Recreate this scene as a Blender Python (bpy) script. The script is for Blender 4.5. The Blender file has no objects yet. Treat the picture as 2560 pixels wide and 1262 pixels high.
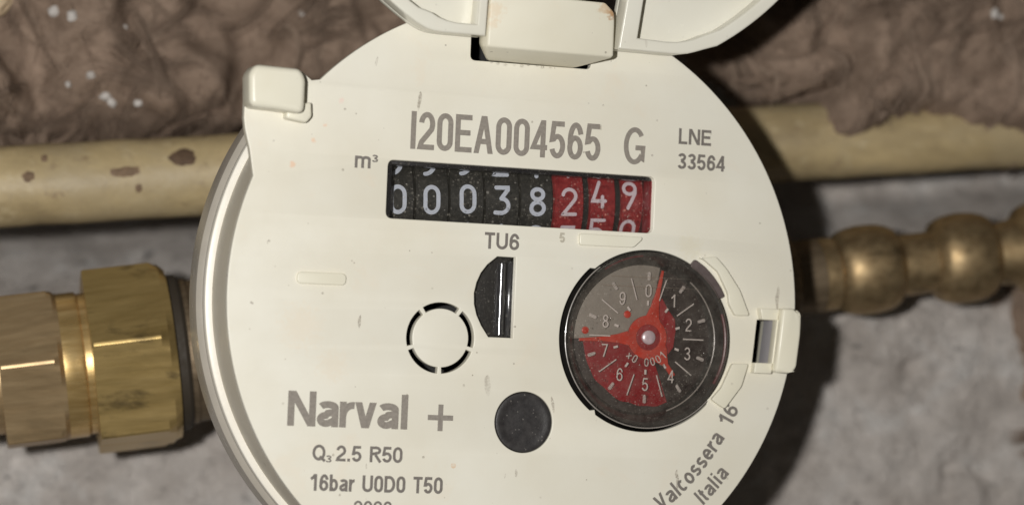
import bpy, bmesh, math, random
from mathutils import Vector, Matrix, noise as mnoise
random.seed(7)
S = 0.001                                    # everything below is measured in millimetres
scene = bpy.context.scene
C = scene.collection
PI = math.pi

# ------------------------------------------------------------------ camera
cam_d = bpy.data.cameras.new('camera')
cam = bpy.data.objects.new('camera', cam_d); C.objects.link(cam)
cam_d.sensor_width = 36.0; cam_d.lens = 98.44
cam_d.clip_start = 0.005; cam_d.clip_end = 20
R = ((0.94579, -0.05156, -0.32067), (0.04122, 0.99839, -0.03897), (0.32216, 0.02364, 0.94639))
m = Matrix(R).to_4x4(); m.translation = Vector((-121.127, -8.004, 352.943)) * S
cam.matrix_world = m
scene.camera = cam
cam_d.dof.use_dof = True
cam_d.dof.focus_distance = 0.374
cam_d.dof.aperture_fstop = 98.44 / 7.0
scene.cycles.max_bounces = 8
scene.cycles.transparent_max_bounces = 16

# ------------------------------------------------------------------ world (dim surroundings of a meter pit) and the phone lamp
w = bpy.data.worlds.new('World'); scene.world = w; w.use_nodes = True
bg = w.node_tree.nodes['Background']
bg.inputs[0].default_value = (1.0, 0.93, 0.84, 1); bg.inputs[1].default_value = 0.045
ld = bpy.data.lights.new('phone_lamp', 'AREA'); ld.shape = 'DISK'; ld.size = 0.011
ld.energy = 1.33; ld.color = (1.0, 0.985, 0.96)
lo = bpy.data.objects.new('phone_lamp', ld); C.objects.link(lo)
lo.location = Vector((-160, 3, 340)) * S
lo.rotation_euler = (Vector((10, 0, -20)) * S - lo.location).to_track_quat('-Z', 'Y').to_euler()
vs = scene.view_settings
vs.view_transform = 'Standard'; vs.look = 'None'; vs.exposure = 0.0; vs.gamma = 1.0

# ------------------------------------------------------------------ material helpers
class NT:
    def __init__(s, name):
        s.m = bpy.data.materials.new(name); s.m.use_nodes = True
        s.t = s.m.node_tree; s.b = s.t.nodes['Principled BSDF']; s.out = s.t.nodes['Material Output']
        tc = s.t.nodes.new('ShaderNodeTexCoord'); mp = s.t.nodes.new('ShaderNodeMapping')
        mp.inputs['Scale'].default_value = (1000, 1000, 1000)
        s.t.links.new(tc.outputs['Object'], mp.inputs[0]); s.co = mp.outputs[0]
    def n(s, typ, **kw):
        nd = s.t.nodes.new(typ)
        for k, v in kw.items(): setattr(nd, k, v)
        return nd
    def l(s, a, b): s.t.links.new(a, b)
    def scaled(s, sc, rot=(0, 0, 0), src=None):
        mp = s.n('ShaderNodeMapping'); mp.inputs['Scale'].default_value = sc; mp.inputs['Rotation'].default_value = rot
        s.l(src or s.co, mp.inputs[0]); return mp.outputs[0]
    def noise(s, scale, detail=4, rough=.55, src=None, dist=0):
        nd = s.n('ShaderNodeTexNoise'); nd.inputs['Scale'].default_value = scale; nd.inputs['Detail'].default_value = detail
        nd.inputs['Roughness'].default_value = rough; nd.inputs['Distortion'].default_value = dist
        s.l(src or s.co, nd.inputs['Vector']); return nd.outputs[0]
    def ramp(s, v, a, b, lo=0., hi=1.):
        nd = s.n('ShaderNodeMapRange'); nd.inputs[1].default_value = a; nd.inputs[2].default_value = b
        nd.inputs[3].default_value = lo; nd.inputs[4].default_value = hi; s.l(v, nd.inputs[0]); return nd.outputs[0]
    def math(s, op, a, b=None):
        nd = s.n('ShaderNodeMath', operation=op)
        for i, v in enumerate((a, b)):
            if v is None: continue
            if isinstance(v, (int, float)): nd.inputs[i].default_value = v
            else: s.l(v, nd.inputs[i])
        return nd.outputs[0]
    def mix(s, f, a, b):
        nd = s.n('ShaderNodeMix', data_type='RGBA')
        if isinstance(f, (int, float)): nd.inputs[0].default_value = f
        else: s.l(f, nd.inputs[0])
        for i, v in ((6, a), (7, b)):
            if isinstance(v, tuple): nd.inputs[i].default_value = (*v, 1)
            else: s.l(v, nd.inputs[i])
        return nd.outputs[2]
    def vor(s, scale, src=None, rnd=1.0):
        nd = s.n('ShaderNodeTexVoronoi'); nd.inputs['Scale'].default_value = scale; nd.inputs['Randomness'].default_value = rnd
        s.l(src or s.co, nd.inputs['Vector']); return nd
    def specks(s, scale, size, keep, src=None):
        """0/1 mask of separate dots: one per cell, 'keep' of the cells"""
        v = s.vor(scale, src)
        sep = s.n('ShaderNodeSeparateColor'); s.l(v.outputs['Color'], sep.inputs[0])
        rad = s.math('MULTIPLY', sep.outputs[1], size)
        d = s.math('LESS_THAN', v.outputs['Distance'], rad)
        return s.math('MULTIPLY', d, s.math('LESS_THAN', sep.outputs[0], keep))
    def base(s, v):
        if isinstance(v, tuple): s.b.inputs['Base Color'].default_value = (*v, 1)
        else: s.l(v, s.b.inputs['Base Color'])
    def set(s, **kw):
        for k, v in kw.items():
            i = s.b.inputs[k.replace('_', ' ')]
            if isinstance(v, (int, float, tuple)): i.default_value = v if not isinstance(v, tuple) else (*v, 1)
            else: s.l(v, i)
    def bump(s, h, dist, strength=1.0):
        nd = s.n('ShaderNodeBump'); nd.inputs['Distance'].default_value = dist * S; nd.inputs['Strength'].default_value = strength
        s.l(h, nd.inputs['Height']); s.l(nd.outputs[0], s.b.inputs['Normal'])

def mat_plain(name, col, rough=.5, metal=0., var=.12, vs_=.4):
    q = NT(name)
    f = q.noise(vs_, 4)
    q.base(q.mix(f, tuple(c * (1 - var) for c in col), tuple(min(1, c * (1 + var)) for c in col)))
    q.set(Roughness=q.ramp(q.noise(vs_ * 2.3, 3), .3, .7, rough * .85, min(1, rough * 1.15)), Metallic=metal)
    return q.m

def mat_cream(name, col=(.80, .77, .665), stains=1.0, rough=.36, speck=1.0, spots=()):
    q = NT(name)
    big = q.ramp(q.noise(.045, 5), .35, .68)
    c = q.mix(big, col, (col[0] * .93, col[1] * .91, col[2] * .87))
    pink = q.math('MULTIPLY', q.ramp(q.noise(.11, 6, .65, dist=.6), .60, .74), .30 * stains)
    c = q.mix(pink, c, (.80, .66, .50))
    rust = q.math('MULTIPLY', q.specks(.11, .09, .45), q.ramp(q.noise(1.2, 4), .42, .7, 0, .75 * stains))
    c = q.mix(rust, c, (.70, .46, .27))
    for (x, y, z, rad, sc_, amt) in spots:                # rust blooms with a place and shape of their own
        ds = q.n('ShaderNodeVectorMath', operation='DISTANCE'); q.l(q.co, ds.inputs[0]); ds.inputs[1].default_value = (x, y, z)
        dd = q.math('ADD', ds.outputs['Value'], q.math('MULTIPLY', q.math('SUBTRACT', q.noise(1.6, 4), .5), rad * 2.2))
        c = q.mix(q.ramp(dd, rad * .35, rad, amt, 0), c, sc_)
    # loose grit and short dark fibres
    d1 = q.specks(.62, .12, .62)
    wob = q.n('ShaderNodeVectorMath', operation='ADD'); q.l(q.co, wob.inputs[0])
    nz = q.n('ShaderNodeTexNoise'); nz.inputs['Scale'].default_value = .22; q.l(q.co, nz.inputs['Vector'])
    sc = q.n('ShaderNodeVectorMath', operation='SCALE'); q.l(nz.outputs['Color'], sc.inputs[0]); sc.inputs['Scale'].default_value = 2.2
    q.l(sc.outputs[0], wob.inputs[1])
    d2 = q.specks(.34, .13, .55, q.scaled((1, .16, 1), (0, 0, .6), wob.outputs[0]))
    d3 = q.specks(.34, .13, .55, q.scaled((1, .16, 1), (0, 0, -.9), wob.outputs[0]))
    patch = q.ramp(q.noise(.10, 3), .34, .56)
    d = q.math('MAXIMUM', d1, q.math('MAXIMUM', d2, d3))
    d = q.math('MULTIPLY', q.math('MULTIPLY', d, patch), q.ramp(q.noise(3.1, 2), .3, .6, .1, .72 * speck))
    c = q.mix(d, c, (.25, .21, .16))
    q.base(c)
    q.set(Roughness=q.ramp(q.noise(.3, 5), .3, .7, rough * .82, rough * 1.25))
    q.b.inputs['IOR'].default_value = 1.46
    q.b.inputs['Subsurface Weight'].default_value = .0
    q.bump(q.math('ADD', q.noise(2.2, 3), q.math('MULTIPLY', q.noise(.25, 2), 2.0)), .012, .6)
    return q.m

def mat_thin_glass(name, tint=(1, 1, 1), rough=.03, dust=.0, dust_scale=1.4, haze=.02, gloss=1.0):
    """clear plastic: see-through plus a fresnel reflection, with dust and droplets lying on it"""
    q = NT(name)
    tr = q.n('ShaderNodeBsdfTransparent'); tr.inputs[0].default_value = (*tint, 1)
    gl = q.n('ShaderNodeBsdfGlossy'); gl.inputs['Roughness'].default_value = rough
    fr = q.n('ShaderNodeFresnel'); fr.inputs['IOR'].default_value = 1.45
    df = q.n('ShaderNodeBsdfDiffuse'); df.inputs[0].default_value = (.55, .50, .42, 1)
    mx = q.n('ShaderNodeMixShader'); q.l(q.math('MULTIPLY', fr.outputs[0], gloss), mx.inputs[0]); q.l(tr.outputs[0], mx.inputs[1]); q.l(gl.outputs[0], mx.inputs[2])
    a = q.specks(dust_scale, .30, .5); b = q.specks(dust_scale * 2.7, .34, .45)
    msk = q.math('MAXIMUM', a, b)
    cl = q.ramp(q.noise(.16, 4, .6), .38, .68)
    f = q.math('MULTIPLY', q.math('MULTIPLY', msk, cl), dust)
    f = q.math('MINIMUM', q.math('ADD', f, q.ramp(q.noise(.5, 6, .7), .35, .75, haze * .3, haze * 1.8)), 1.0)
    m2 = q.n('ShaderNodeMixShader'); q.l(f, m2.inputs[0]); q.l(mx.outputs[0], m2.inputs[1]); q.l(df.outputs[0], m2.inputs[2])
    q.l(m2.outputs[0], q.out.inputs[0])
    return q.m

def mat_brass(name, c1, c2, rough, streak=(.06, .9, .9), stain=.5, rot=8.8, bump=.02, metal=(.78, .6), con=(.3, .7)):
    q = NT(name)
    st = q.scaled(tuple(v * .75 for v in streak), (0, 0, 0), q.scaled((1, 1, 1), (0, 0, -math.radians(rot))))
    f = q.noise(1.4, 6, .65, st)
    c = q.mix(q.ramp(f, *con), c1, c2)
    blot = q.math('MULTIPLY', q.ramp(q.noise(.17, 5, .6, q.scaled((.7, 1.6, 1.6), (0, 0, -math.radians(rot)))), .57, .70), stain)
    c = q.mix(blot, c, (.05, .038, .022))
    q.base(c)
    q.set(Metallic=q.ramp(f, .2, .8, *metal), Roughness=q.ramp(q.noise(1.1, 5, .6, st), .25, .75, rough * .75, rough * 1.3))
    q.bump(q.math('ADD', f, q.noise(4.0, 3)), bump, .5)
    return q.m

M = {}
PK, BR = (.82, .50, .32), (.70, .56, .40)
SPOTS = [(-32.05, 16.35, 0, .55, PK, .6), (-29.5, 19.7, 0, .42, PK, .6), (-27.9, 21.8, 0, .35, PK, .5), (-25.9, 25.2, 0, .5, (.85, .60, .52), .45), (-30, -4.5, 0, 3.5, (.80, .68, .52), .30), (-25.5, -9.5, 0, 2.6, (.80, .68, .52), .28), (5.8, 28.5, 0, 4, (.76, .70, .58), .3), (24, 8.5, 0, 2.2, (.74, .68, .50), .35)]
M['cream'] = mat_cream('cream_plastic', spots=SPOTS)
M['cream_hinge'] = mat_cream('cream_hinge_plastic', (.80, .765, .635), 1.6, .42, 1.0, [(9.6, 38.9, 5, 1.0, (.42, .20, .07), .9), (8.9, 39.6, 5, 1.6, (.62, .42, .24), .6), (-7.0, 38.0, 5, 1.6, (.72, .55, .36), .45), (-7.2, 36.2, 5, 1.0, (.72, .55, .36), .4)])
M['cream_tab'] = mat_cream('cream_tab_plastic', (.82, .79, .66), .4, .34, .6)
M['lid'] = mat_cream('lid_plastic', (.79, .77, .675), .5, .22, .25)
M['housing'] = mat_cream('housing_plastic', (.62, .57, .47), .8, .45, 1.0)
M['lip'] = mat_cream('lip_plastic', (.82, .78, .69), .8, .32, .8)
M['dark_in'] = mat_plain('interior_shade', (.012, .011, .010), .6)
M['black'] = mat_plain('black_plastic', (.022, .020, .018), .32, 0, .4, 1.2)
M['wall_grey'] = mat_plain('grey_lilac_plastic', (.42, .40, .41), .4, 0, .1, 1)
M['print'] = mat_plain('grey_print', (.265, .235, .200), .5, 0, .34, 2.6)
M['print_dark'] = mat_plain('dark_grey_print', (.185, .165, .145), .5, 0, .32, 2.6)
M['print_faint'] = mat_plain('faint_print', (.50, .46, .37), .5, 0, .2, 2)
M['pipe_chip'] = mat_plain('rust_brown', (.105, .064, .037), .8, 0, .6, .9)
M['pipe_chip_pale'] = mat_plain('pale_rust_brown', (.19, .125, .075), .8, 0, .6, .9)
M['white_num'] = mat_plain('white_numeral', (.46, .48, .535), .5, 0, .12, 1)
M['pink_num'] = mat_plain('pinkish_numeral', (.52, .43, .45), .5, 0, .12, 1)
M['white_scale'] = mat_plain('white_scale_print', (.50, .455, .42), .5, 0, .2, 2)
M['red_ptr'] = mat_plain('orange_red_plastic', (.40, .030, .014), .35, 0, .3, .6)
M['red_dark'] = mat_plain('dark_red_plastic', (.20, .005, .009), .35, 0, .45, .35)
M['maroon'] = mat_plain('maroon_plastic', (.23, .015, .018), .35, 0, .3, .5)
M['grey_sector'] = mat_plain('grey_sector', (.20, .178, .15), .5, 0, .12, .5)
M['maroon_reflection'] = mat_plain('red_reflection_maroon', (.085, .014, .016), .35, 0, .5, .8)  # colour of the red reflections painted round the lens
M['pin'] = mat_plain('silver_pin', (.60, .50, .54), .35, .3, .4, 1.6)
M['glass'] = mat_thin_glass('clear_window', (1, 1, 1), .03, .20, 1.6, .008)
M['lens'] = mat_thin_glass('dial_lens_plastic', (.97, .945, .925), .04, .32, 3.0, .06)
M['clear'] = mat_plain('translucent_ring_plastic', (.40, .365, .31), .25, 0, .1, .3)
M['nut'] = mat_brass('nut_brass', (.47, .325, .115), (.575, .415, .175), .34, (.035, 1.0, 1.0), stain=.62, con=(.15, .85))
M['hex'] = mat_brass('hex_brass', (.44, .30, .155), (.53, .39, .22), .42, (.035, 1.0, 1.0), stain=.2, con=(.15, .85))
M['collar'] = mat_brass('collar_brass', (.55, .36, .13), (.72, .52, .24), .30, stain=.25)
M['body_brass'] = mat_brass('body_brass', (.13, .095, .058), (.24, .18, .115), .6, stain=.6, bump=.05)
M['bead'] = mat_brass('bead_brass', (.28, .195, .10), (.42, .31, .17), .50, (.5, .5, .5), stain=.65, metal=(.95, .8))
M['smoke_shade'] = mat_plain('smoked_plastic_and_shade', (.012, .011, .012), .25, 0, .3, .8)
M['rubber'] = mat_plain('shadowed_rubber', (.035, .026, .016), .75)
M['nylon'] = mat_plain('pale_washer', (.15, .13, .115), .5)

q = NT('drum_black'); q.base(q.mix(q.ramp(q.noise(1.5, 5, .7), .45, .75), (.016, .015, .012), (.048, .044, .036)))
q.base(q.mix(q.specks(1.3, .26, .5), q.mix(q.ramp(q.noise(1.5, 5, .7), .45, .75), (.016, .015, .012), (.048, .044, .036)), (.16, .15, .13))); q.set(Roughness=.45); M['drum_black'] = q.m
q = NT('drum_red'); q.base(q.mix(q.specks(1.5, .24, .5), q.mix(q.ramp(q.noise(1.3, 5, .7), .35, .72), (.15, .010, .012), (.29, .032, .030)), (.48, .17, .13))); q.set(Roughness=.36); M['drum_red'] = q.m

q = NT('painted_pipe')
st = q.scaled((.5, 1, 1))
c = q.mix(q.ramp(q.noise(.12, 6, .65, st), .3, .7), (.27, .205, .11), (.54, .42, .225))
c = q.mix(q.math('MULTIPLY', q.ramp(q.noise(.35, 5, .6), .56, .72), .5), c, (.55, .46, .29))
c = q.mix(q.math('MULTIPLY', q.ramp(q.noise(.28, 5, .7), .60, .70), .7), c, (.20, .13, .075))
c = q.mix(q.ramp(q.noise(.07, 4, .6, dist=.4), .48, .62, 0, .6), c, (.40, .32, .19))
c = q.mix(q.math('MULTIPLY', q.ramp(q.noise(.9, 4, .6), .58, .72), .3), c, (.26, .20, .13))
q.base(c); q.set(Roughness=.5); q.bump(q.noise(.5, 6, .65), .25, .5); M['pipe'] = q.m

q = NT('plaster_floor')
c = q.mix(q.ramp(q.noise(.06, 7, .62), .32, .68), (.58, .51, .452), (.92, .852, .79))
c = q.mix(q.math('MULTIPLY', q.ramp(q.noise(.12, 6, .65, dist=.5), .55, .68), .7), c, (.90, .87, .83))
c = q.mix(q.math('MULTIPLY', q.ramp(q.noise(.075, 6, .7), .62, .72), .75), c, (.36, .29, .20))
dk = q.math('MULTIPLY', q.ramp(q.noise(.10, 7, .72, dist=1.2), .655, .70), .85)
c = q.mix(dk, c, (.10, .095, .09))
c = q.mix(q.math('MULTIPLY', q.ramp(q.noise(.55, 5, .65), .56, .70), .55), c, (.30, .265, .235))
c = q.mix(q.math('MULTIPLY', q.specks(.16, .22, .5), q.ramp(q.noise(.9, 3), .4, .6, 0, .7)), c, (.14, .125, .11))
c = q.mix(q.ramp(q.noise(1.6, 4, .7), .3, .7, 0, .22), c, (.22, .195, .175))
q.base(c); q.set(Roughness=.9); q.bump(q.math('ADD', q.math('MULTIPLY', q.noise(.30, 8, .72, dist=.6), 1.6), q.noise(.9, 4, .7)), 1.6, .9); M['floor'] = q.m

def mat_wool(name, c1, c2, c3):
    q = NT(name)
    c = q.mix(q.ramp(q.noise(.075, 7, .65, dist=1.6), .32, .68), c1, c2)
    c = q.mix(q.math('MULTIPLY', q.ramp(q.noise(.8, 6, .75, q.scaled((.35, 1.2, 1)), dist=1.0), .55, .75), .6), c, c3)
    q.base(c); q.set(Roughness=1.0); q.b.inputs['Specular IOR Level'].default_value = .1
    q.bump(q.math('ADD', q.noise(.6, 7, .75, dist=.8), q.noise(2.2, 4, .7)), .25, .3)
    return q.m
M['wool'] = mat_wool('brown_mineral_wool', (.15, .105, .076), (.32, .235, .176), (.39, .30, .23))
M['fibre'] = mat_wool('wool_fibre', (.19, .136, .10), (.36, .265, .20), (.43, .335, .26))
M['fibre_pale'] = mat_wool('pale_wool_fibre', (.25, .185, .14), (.40, .305, .23), (.47, .375, .295))
M['crumb'] = mat_plain('white_plaster', (.50, .465, .43), .8, 0, .35, 1.3)
M['chip'] = mat_plain('tan_stone', (.55, .42, .27), .8, 0, .2, .3)

# ------------------------------------------------------------------ object helpers
def tag(o, label=None, cat=None, group=None, kind=None):
    for k, v in (('label', label), ('category', cat), ('group', group), ('kind', kind)):
        if v: o[k] = v
    return o
def thing(name, loc, label, cat):
    o = bpy.data.objects.new(name, None); o.location = Vector(loc) * S; o.empty_display_size = .005
    C.objects.link(o); return tag(o, label, cat)
def root_loc(o):
    v = o.location.copy()
    return v
def link(name, me, mat, parent=None, sharp=35):
    me.materials.clear(); me.materials.append(mat)
    me.polygons.foreach_set('use_smooth', [True] * len(me.polygons))
    me.set_sharp_from_angle(angle=math.radians(sharp))
    o = bpy.data.objects.new(name, me); C.objects.link(o)
    if parent:
        o.parent = parent
        p = parent; off = Vector()
        while p:
            if p.type == 'EMPTY': off += p.location
            p = p.parent
        if parent.type == 'EMPTY': o.matrix_parent_inverse = Matrix.Translation(-off)
    return o
def from_py(name, vs_, fs, mat, parent=None, sharp=35):
    me = bpy.data.meshes.new(name)
    me.from_pydata([tuple(c * S for c in v) for v in vs_], [], fs); me.update()
    return link(name, me, mat, parent, sharp)
def from_bm(name, bm, mat, parent=None, sharp=35):
    me = bpy.data.meshes.new(name); bmesh.ops.recalc_face_normals(bm, faces=bm.faces)
    for v in bm.verts: v.co *= S
    bm.to_mesh(me); bm.free(); return link(name, me, mat, parent, sharp)

def area2(p): return sum(p[i - 1][0] * p[i][1] - p[i][0] * p[i - 1][1] for i in range(len(p)))
def plate_mesh(outer, holes, z0, z1, bev=0.0, res=2):
    cu = bpy.data.curves.new('tmp', 'CURVE'); cu.dimensions = '2D'; cu.fill_mode = 'BOTH'
    for i, lp in enumerate([outer] + holes):
        lp = list(lp)
        if (area2(lp) > 0) != (i == 0): lp.reverse()
        sp = cu.splines.new('POLY'); sp.points.add(len(lp) - 1); sp.use_cyclic_u = True
        for p, q_ in zip(sp.points, lp): p.co = (q_[0], q_[1], 0, 1)
    cu.extrude = (z1 - z0) / 2 - bev; cu.bevel_depth = bev; cu.bevel_resolution = res; cu.offset = -bev
    o = bpy.data.objects.new('tmp', cu)
    me = bpy.data.meshes.new_from_object(o)
    bpy.data.objects.remove(o); bpy.data.curves.remove(cu)
    for v in me.vertices: v.co = Vector((v.co.x, v.co.y, v.co.z + (z0 + z1) / 2)) * S
    bm = bmesh.new(); bm.from_mesh(me); bmesh.ops.remove_doubles(bm, verts=bm.verts, dist=1e-7)
    bmesh.ops.recalc_face_normals(bm, faces=bm.faces); bm.to_mesh(me); bm.free()
    return me
def plate(name, outer, holes, z0, z1, bev, mat, parent=None, res=2):
    return link(name, plate_mesh(outer, holes, z0, z1, bev, res), mat, parent)
def hull(name, pts, bev, mat, parent=None, seg=3):
    bm = bmesh.new()
    for p in pts: bm.verts.new(p)
    r = bmesh.ops.convex_hull(bm, input=bm.verts)
    bmesh.ops.delete(bm, geom=[g for g in r['geom_interior'] if isinstance(g, bmesh.types.BMVert)], context='VERTS')
    bmesh.ops.dissolve_limit(bm, angle_limit=math.radians(3), verts=bm.verts, edges=bm.edges)
    if bev: bmesh.ops.bevel(bm, geom=list(bm.edges), offset=bev, segments=seg, profile=.5, affect='EDGES')
    return from_bm(name, bm, mat, parent)
def frame_from(dirv):
    d = Vector(dirv).normalized(); up = Vector((0, 0, 1)) if abs(d.z) < .9 else Vector((0, 1, 0))
    u = up.cross(d).normalized(); v = d.cross(u); return d, u, v
def lathe(name, org, dirv, prof, mat, parent=None, n=96, a0=0., a1=2 * PI, closed_prof=False, sharp=35):
    d, u, v = frame_from(dirv); org = Vector(org); vs_, fs = [], []
    full = abs(a1 - a0 - 2 * PI) < 1e-6; cnt = n if full else n + 1
    for k in range(cnt):
        a = a0 + (a1 - a0) * k / n
        for r, h in prof: vs_.append(org + d * h + (u * math.cos(a) + v * math.sin(a)) * r)
    L = len(prof)
    for k in range(n):
        k2 = (k + 1) % cnt
        for i in range(L if closed_prof else L - 1):
            j = (i + 1) % L
            fs.append((k * L + i, k2 * L + i, k2 * L + j, k * L + j))
    return from_py(name, vs_, fs, mat, parent, sharp)
def circ(cx, cy, r, n=64, a0=0., a1=360., end=False):
    k = n if not end else n + 1
    return [(cx + r * math.cos(math.radians(a0 + (a1 - a0) * i / n)), cy + r * math.sin(math.radians(a0 + (a1 - a0) * i / n))) for i in range(k)]
def rounded(poly, r, n=5):
    out = []
    for i in range(len(poly)):
        p0, p, p1 = Vector(poly[i - 1]), Vector(poly[i]), Vector(poly[(i + 1) % len(poly)])
        d0, d1 = (p0 - p), (p1 - p); rr = min(r, d0.length * .45, d1.length * .45)
        a, b = p + d0.normalized() * rr, p + d1.normalized() * rr
        for k in range(n + 1):
            t = k / n; out.append(tuple(a * (1 - t) ** 2 + p * 2 * t * (1 - t) + b * t * t))
    return out

# ------------------------------------------------------------------ stroke lettering (cap height 1, centre lines, square or round ends)
def ell(cx, cy, rx, ry, a0, a1, n=None):
    n = n or max(4, int(abs(a1 - a0) / 9))
    return [(cx + rx * math.cos(math.radians(a0 + (a1 - a0) * i / n)), cy + ry * math.sin(math.radians(a0 + (a1 - a0) * i / n))) for i in range(n + 1)]
def glyph(ch, wd, st):
    """-> (advance width, [(closed, points)]) for a sans face; wd = width factor, st = stroke"""
    h = st / 2; lo_, hi = h, 1 - h
    def W(f): return f * wd
    P = []
    def o(*p): P.append((False, list(p)))
    def cl(p): P.append((True, p))
    xh = .74
    def dg(xa, ya, xb, yb, f=1.0):
        k = math.hypot(xb - xa, yb - ya) / abs(yb - ya) * h * f
        P.append(('poly', [(xa - k, ya), (xa + k, ya), (xb + k, yb), (xb - k, yb)]))
    if ch == '0':
        w_ = W(.60); rx = w_ / 2 - h; ry = rx * 1.25
        cl(ell(w_/2, hi-ry, rx, ry, 0, 180) + ell(w_/2, lo_+ry, rx, ry, 180, 360))
    elif ch == 'O' or ch == 'Q':
        w_ = W(.78); cl(ell(w_/2, .5, w_/2-h, .5-h, 0, 360, 40)[:-1])
        if ch == 'Q': o((w_*.56, .26), (w_*.98, -.02))
    elif ch == '1':
        w_ = W(.50); xs = w_*.66; o((xs, 0), (xs, 1)); o((w_*.04, .70), (w_*.36, .80), (xs-h*.2, .96))
    elif ch == '2':
        w_ = W(.60); rx = w_/2-h; ry = .255
        P.append((False, ell(w_/2, hi-ry, rx, ry, 172, -32) + [(w_*.20, lo_+.13), (w_*.12, lo_), (w_*.99, lo_)]))
    elif ch == '3':
        w_ = W(.60); rx = w_/2-h
        P.append((False, ell(w_*.48, .745, rx*.88, .255-h, 165, -80) + [(w_*.40, .52)]))
        P.append((False, [(w_*.40, .52)] + ell(w_*.48, .275, rx, .275-h, 78, -165)))
    elif ch == '4':
        w_ = W(.60); xs = w_*.72; o((w_*1.0, .27), (h*.7, .27), (xs, .97)); o((xs, 0), (xs, 1))
    elif ch == '5':
        w_ = W(.60); rx = w_/2-h
        P.append((False, [(w_*.93, hi), (w_*.26, hi), (w_*.15, .50)] + ell(w_/2, .33, rx, .33-h, 135, -162)))
    elif ch == '6':
        w_ = W(.60); rx = w_/2-h
        cl(ell(w_/2, .325, rx, .325-h, 0, 360, 32)[:-1])
        P.append((False, ell(w_*.53, .50, rx*1.03, .5-h, 198, 25)))
    elif ch == '8':
        w_ = W(.60); rx = w_/2-h
        cl(ell(w_/2, .745, rx*.86, .255-h, 0, 360, 28)[:-1]); cl(ell(w_/2, .275, rx, .275-h, 0, 360, 28)[:-1])
    elif ch == 'I': w_ = W(.22); o((w_/2, 0), (w_/2, 1))
    elif ch == 'E':
        w_ = W(.62); o((w_, hi), (h, hi), (h, lo_), (w_*1.02, lo_)); o((h, .52), (w_*.92, .52))
    elif ch == 'L': w_ = W(.55); o((h, 1), (h, lo_), (w_, lo_))
    elif ch == 'A':
        w_ = W(.74); dg(h*1.1, 0, w_/2 - h*.1, 1); dg(w_-h*1.1, 0, w_/2 + h*.1, 1); o((w_*.22, .32), (w_*.78, .32))
    elif ch == 'G':
        w_ = W(.76); P.append((False, ell(w_/2, .5, w_/2-h, .5-h, 38, 318) + [(w_-h, .16), (w_-h, .45), (w_*.54, .45)]))
    elif ch == 'N': w_ = W(.72); o((h, 0), (h, 1)); o((w_-h, 0), (w_-h, 1)); dg(h*1.15, 1, w_-h*1.15, 0)
    elif ch == 'T': w_ = W(.62); o((0, hi), (w_, hi)); o((w_/2, 0), (w_/2, 1))
    elif ch == 'U':
        w_ = W(.70); rx = w_/2-h; ry = rx; P.append((False, [(h, 1)] + ell(w_/2, lo_+ry, rx, ry, 180, 360) + [(w_-h, 1)]))
    elif ch == 'R':
        w_ = W(.70); o((h, 0), (h, 1)); P.append((False, [(h, hi), (w_*.5, hi)] + ell(w_*.55, .74, w_*.45-h, .26-h, 90, -90) + [(h, .48+h*.2)])); o((w_*.50, .47), (w_-h*.3, 0))
    elif ch == 'D':
        w_ = W(.72); P.append((True, [(h, lo_), (h, hi), (w_*.45, hi)] + ell(w_*.45, .5, w_*.55-h, .5-h, 90, -90)))
    elif ch == 'V': w_ = W(.68); dg(h*1.1, 1, w_/2 - h*.1, 0); dg(w_-h*1.1, 1, w_/2 + h*.1, 0)
    elif ch == 'v': w_ = W(.56); dg(h*1.05, xh, w_/2 - h*.1, 0); dg(w_-h*1.05, xh, w_/2 + h*.1, 0)
    elif ch == 'l': w_ = W(.24); o((w_/2, 0), (w_/2, 1))
    elif ch == 'i': w_ = W(.24); o((w_/2, 0), (w_/2, xh)); o((w_/2, .86), (w_/2, 1))
    elif ch == 't': w_ = W(.30); P.append((False, [(w_*.42, .93), (w_*.42, .18)] + ell(w_*.78, .18, w_*.36, .18-h, 180, 275))); o((0, xh-h), (w_, xh-h))
    elif ch == 'r': w_ = W(.36); o((h, 0), (h, xh)); P.append((False, ell(w_*.95, .30, w_*.95-h, xh-.30-h, 175, 82)))
    elif ch == 'n': w_ = W(.56); o((h, 0), (h, xh)); P.append((False, ell(w_/2, xh-.26, w_/2-h, .26-h, 180, 0) + [(w_-h, 0)]))
    elif ch == 'm':
        w_ = W(.84); o((h, 0), (h, xh)); q_ = (w_-2*h)/4
        P.append((False, ell(h+q_, xh-.2, q_, .2-h, 180, 0) + [(h+2*q_, 0)])); P.append((False, ell(h+3*q_, xh-.2, q_, .2-h, 180, 0) + [(w_-h, 0)]))
    elif ch == 'a':
        w_ = W(.55); rx = w_/2-h
        P.append((False, ell(w_/2, xh-.19, rx, .19-h, 160, 0) + [(w_-h, 0)]))
        P.append((False, [(w_-h, xh*.58), (w_*.5, xh*.53)] + ell(w_*.42, .215, w_*.42-h, .215-h, 90, 300) + [(w_-h, .20)]))
    elif ch == 'b':
        w_ = W(.56); o((h, 0), (h, 1)); cl(ell(w_/2, xh/2, w_/2-h, xh/2-h, 0, 360, 28)[:-1])
    elif ch == 'c': w_ = W(.50); P.append((False, ell(w_/2, xh/2, w_/2-h, xh/2-h, 48, 312)))
    elif ch == 'o': w_ = W(.56); cl(ell(w_/2, xh/2, w_/2-h, xh/2-h, 0, 360, 28)[:-1])
    elif ch == 'e': w_ = W(.56); P.append((False, [(h*1.2, xh/2), (w_-h, xh/2)] + ell(w_/2, xh/2, w_/2-h, xh/2-h, 6, 318)))
    elif ch == 's':
        w_ = W(.50); rx = w_/2-h; q_ = (xh/2-h)/2
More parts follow.
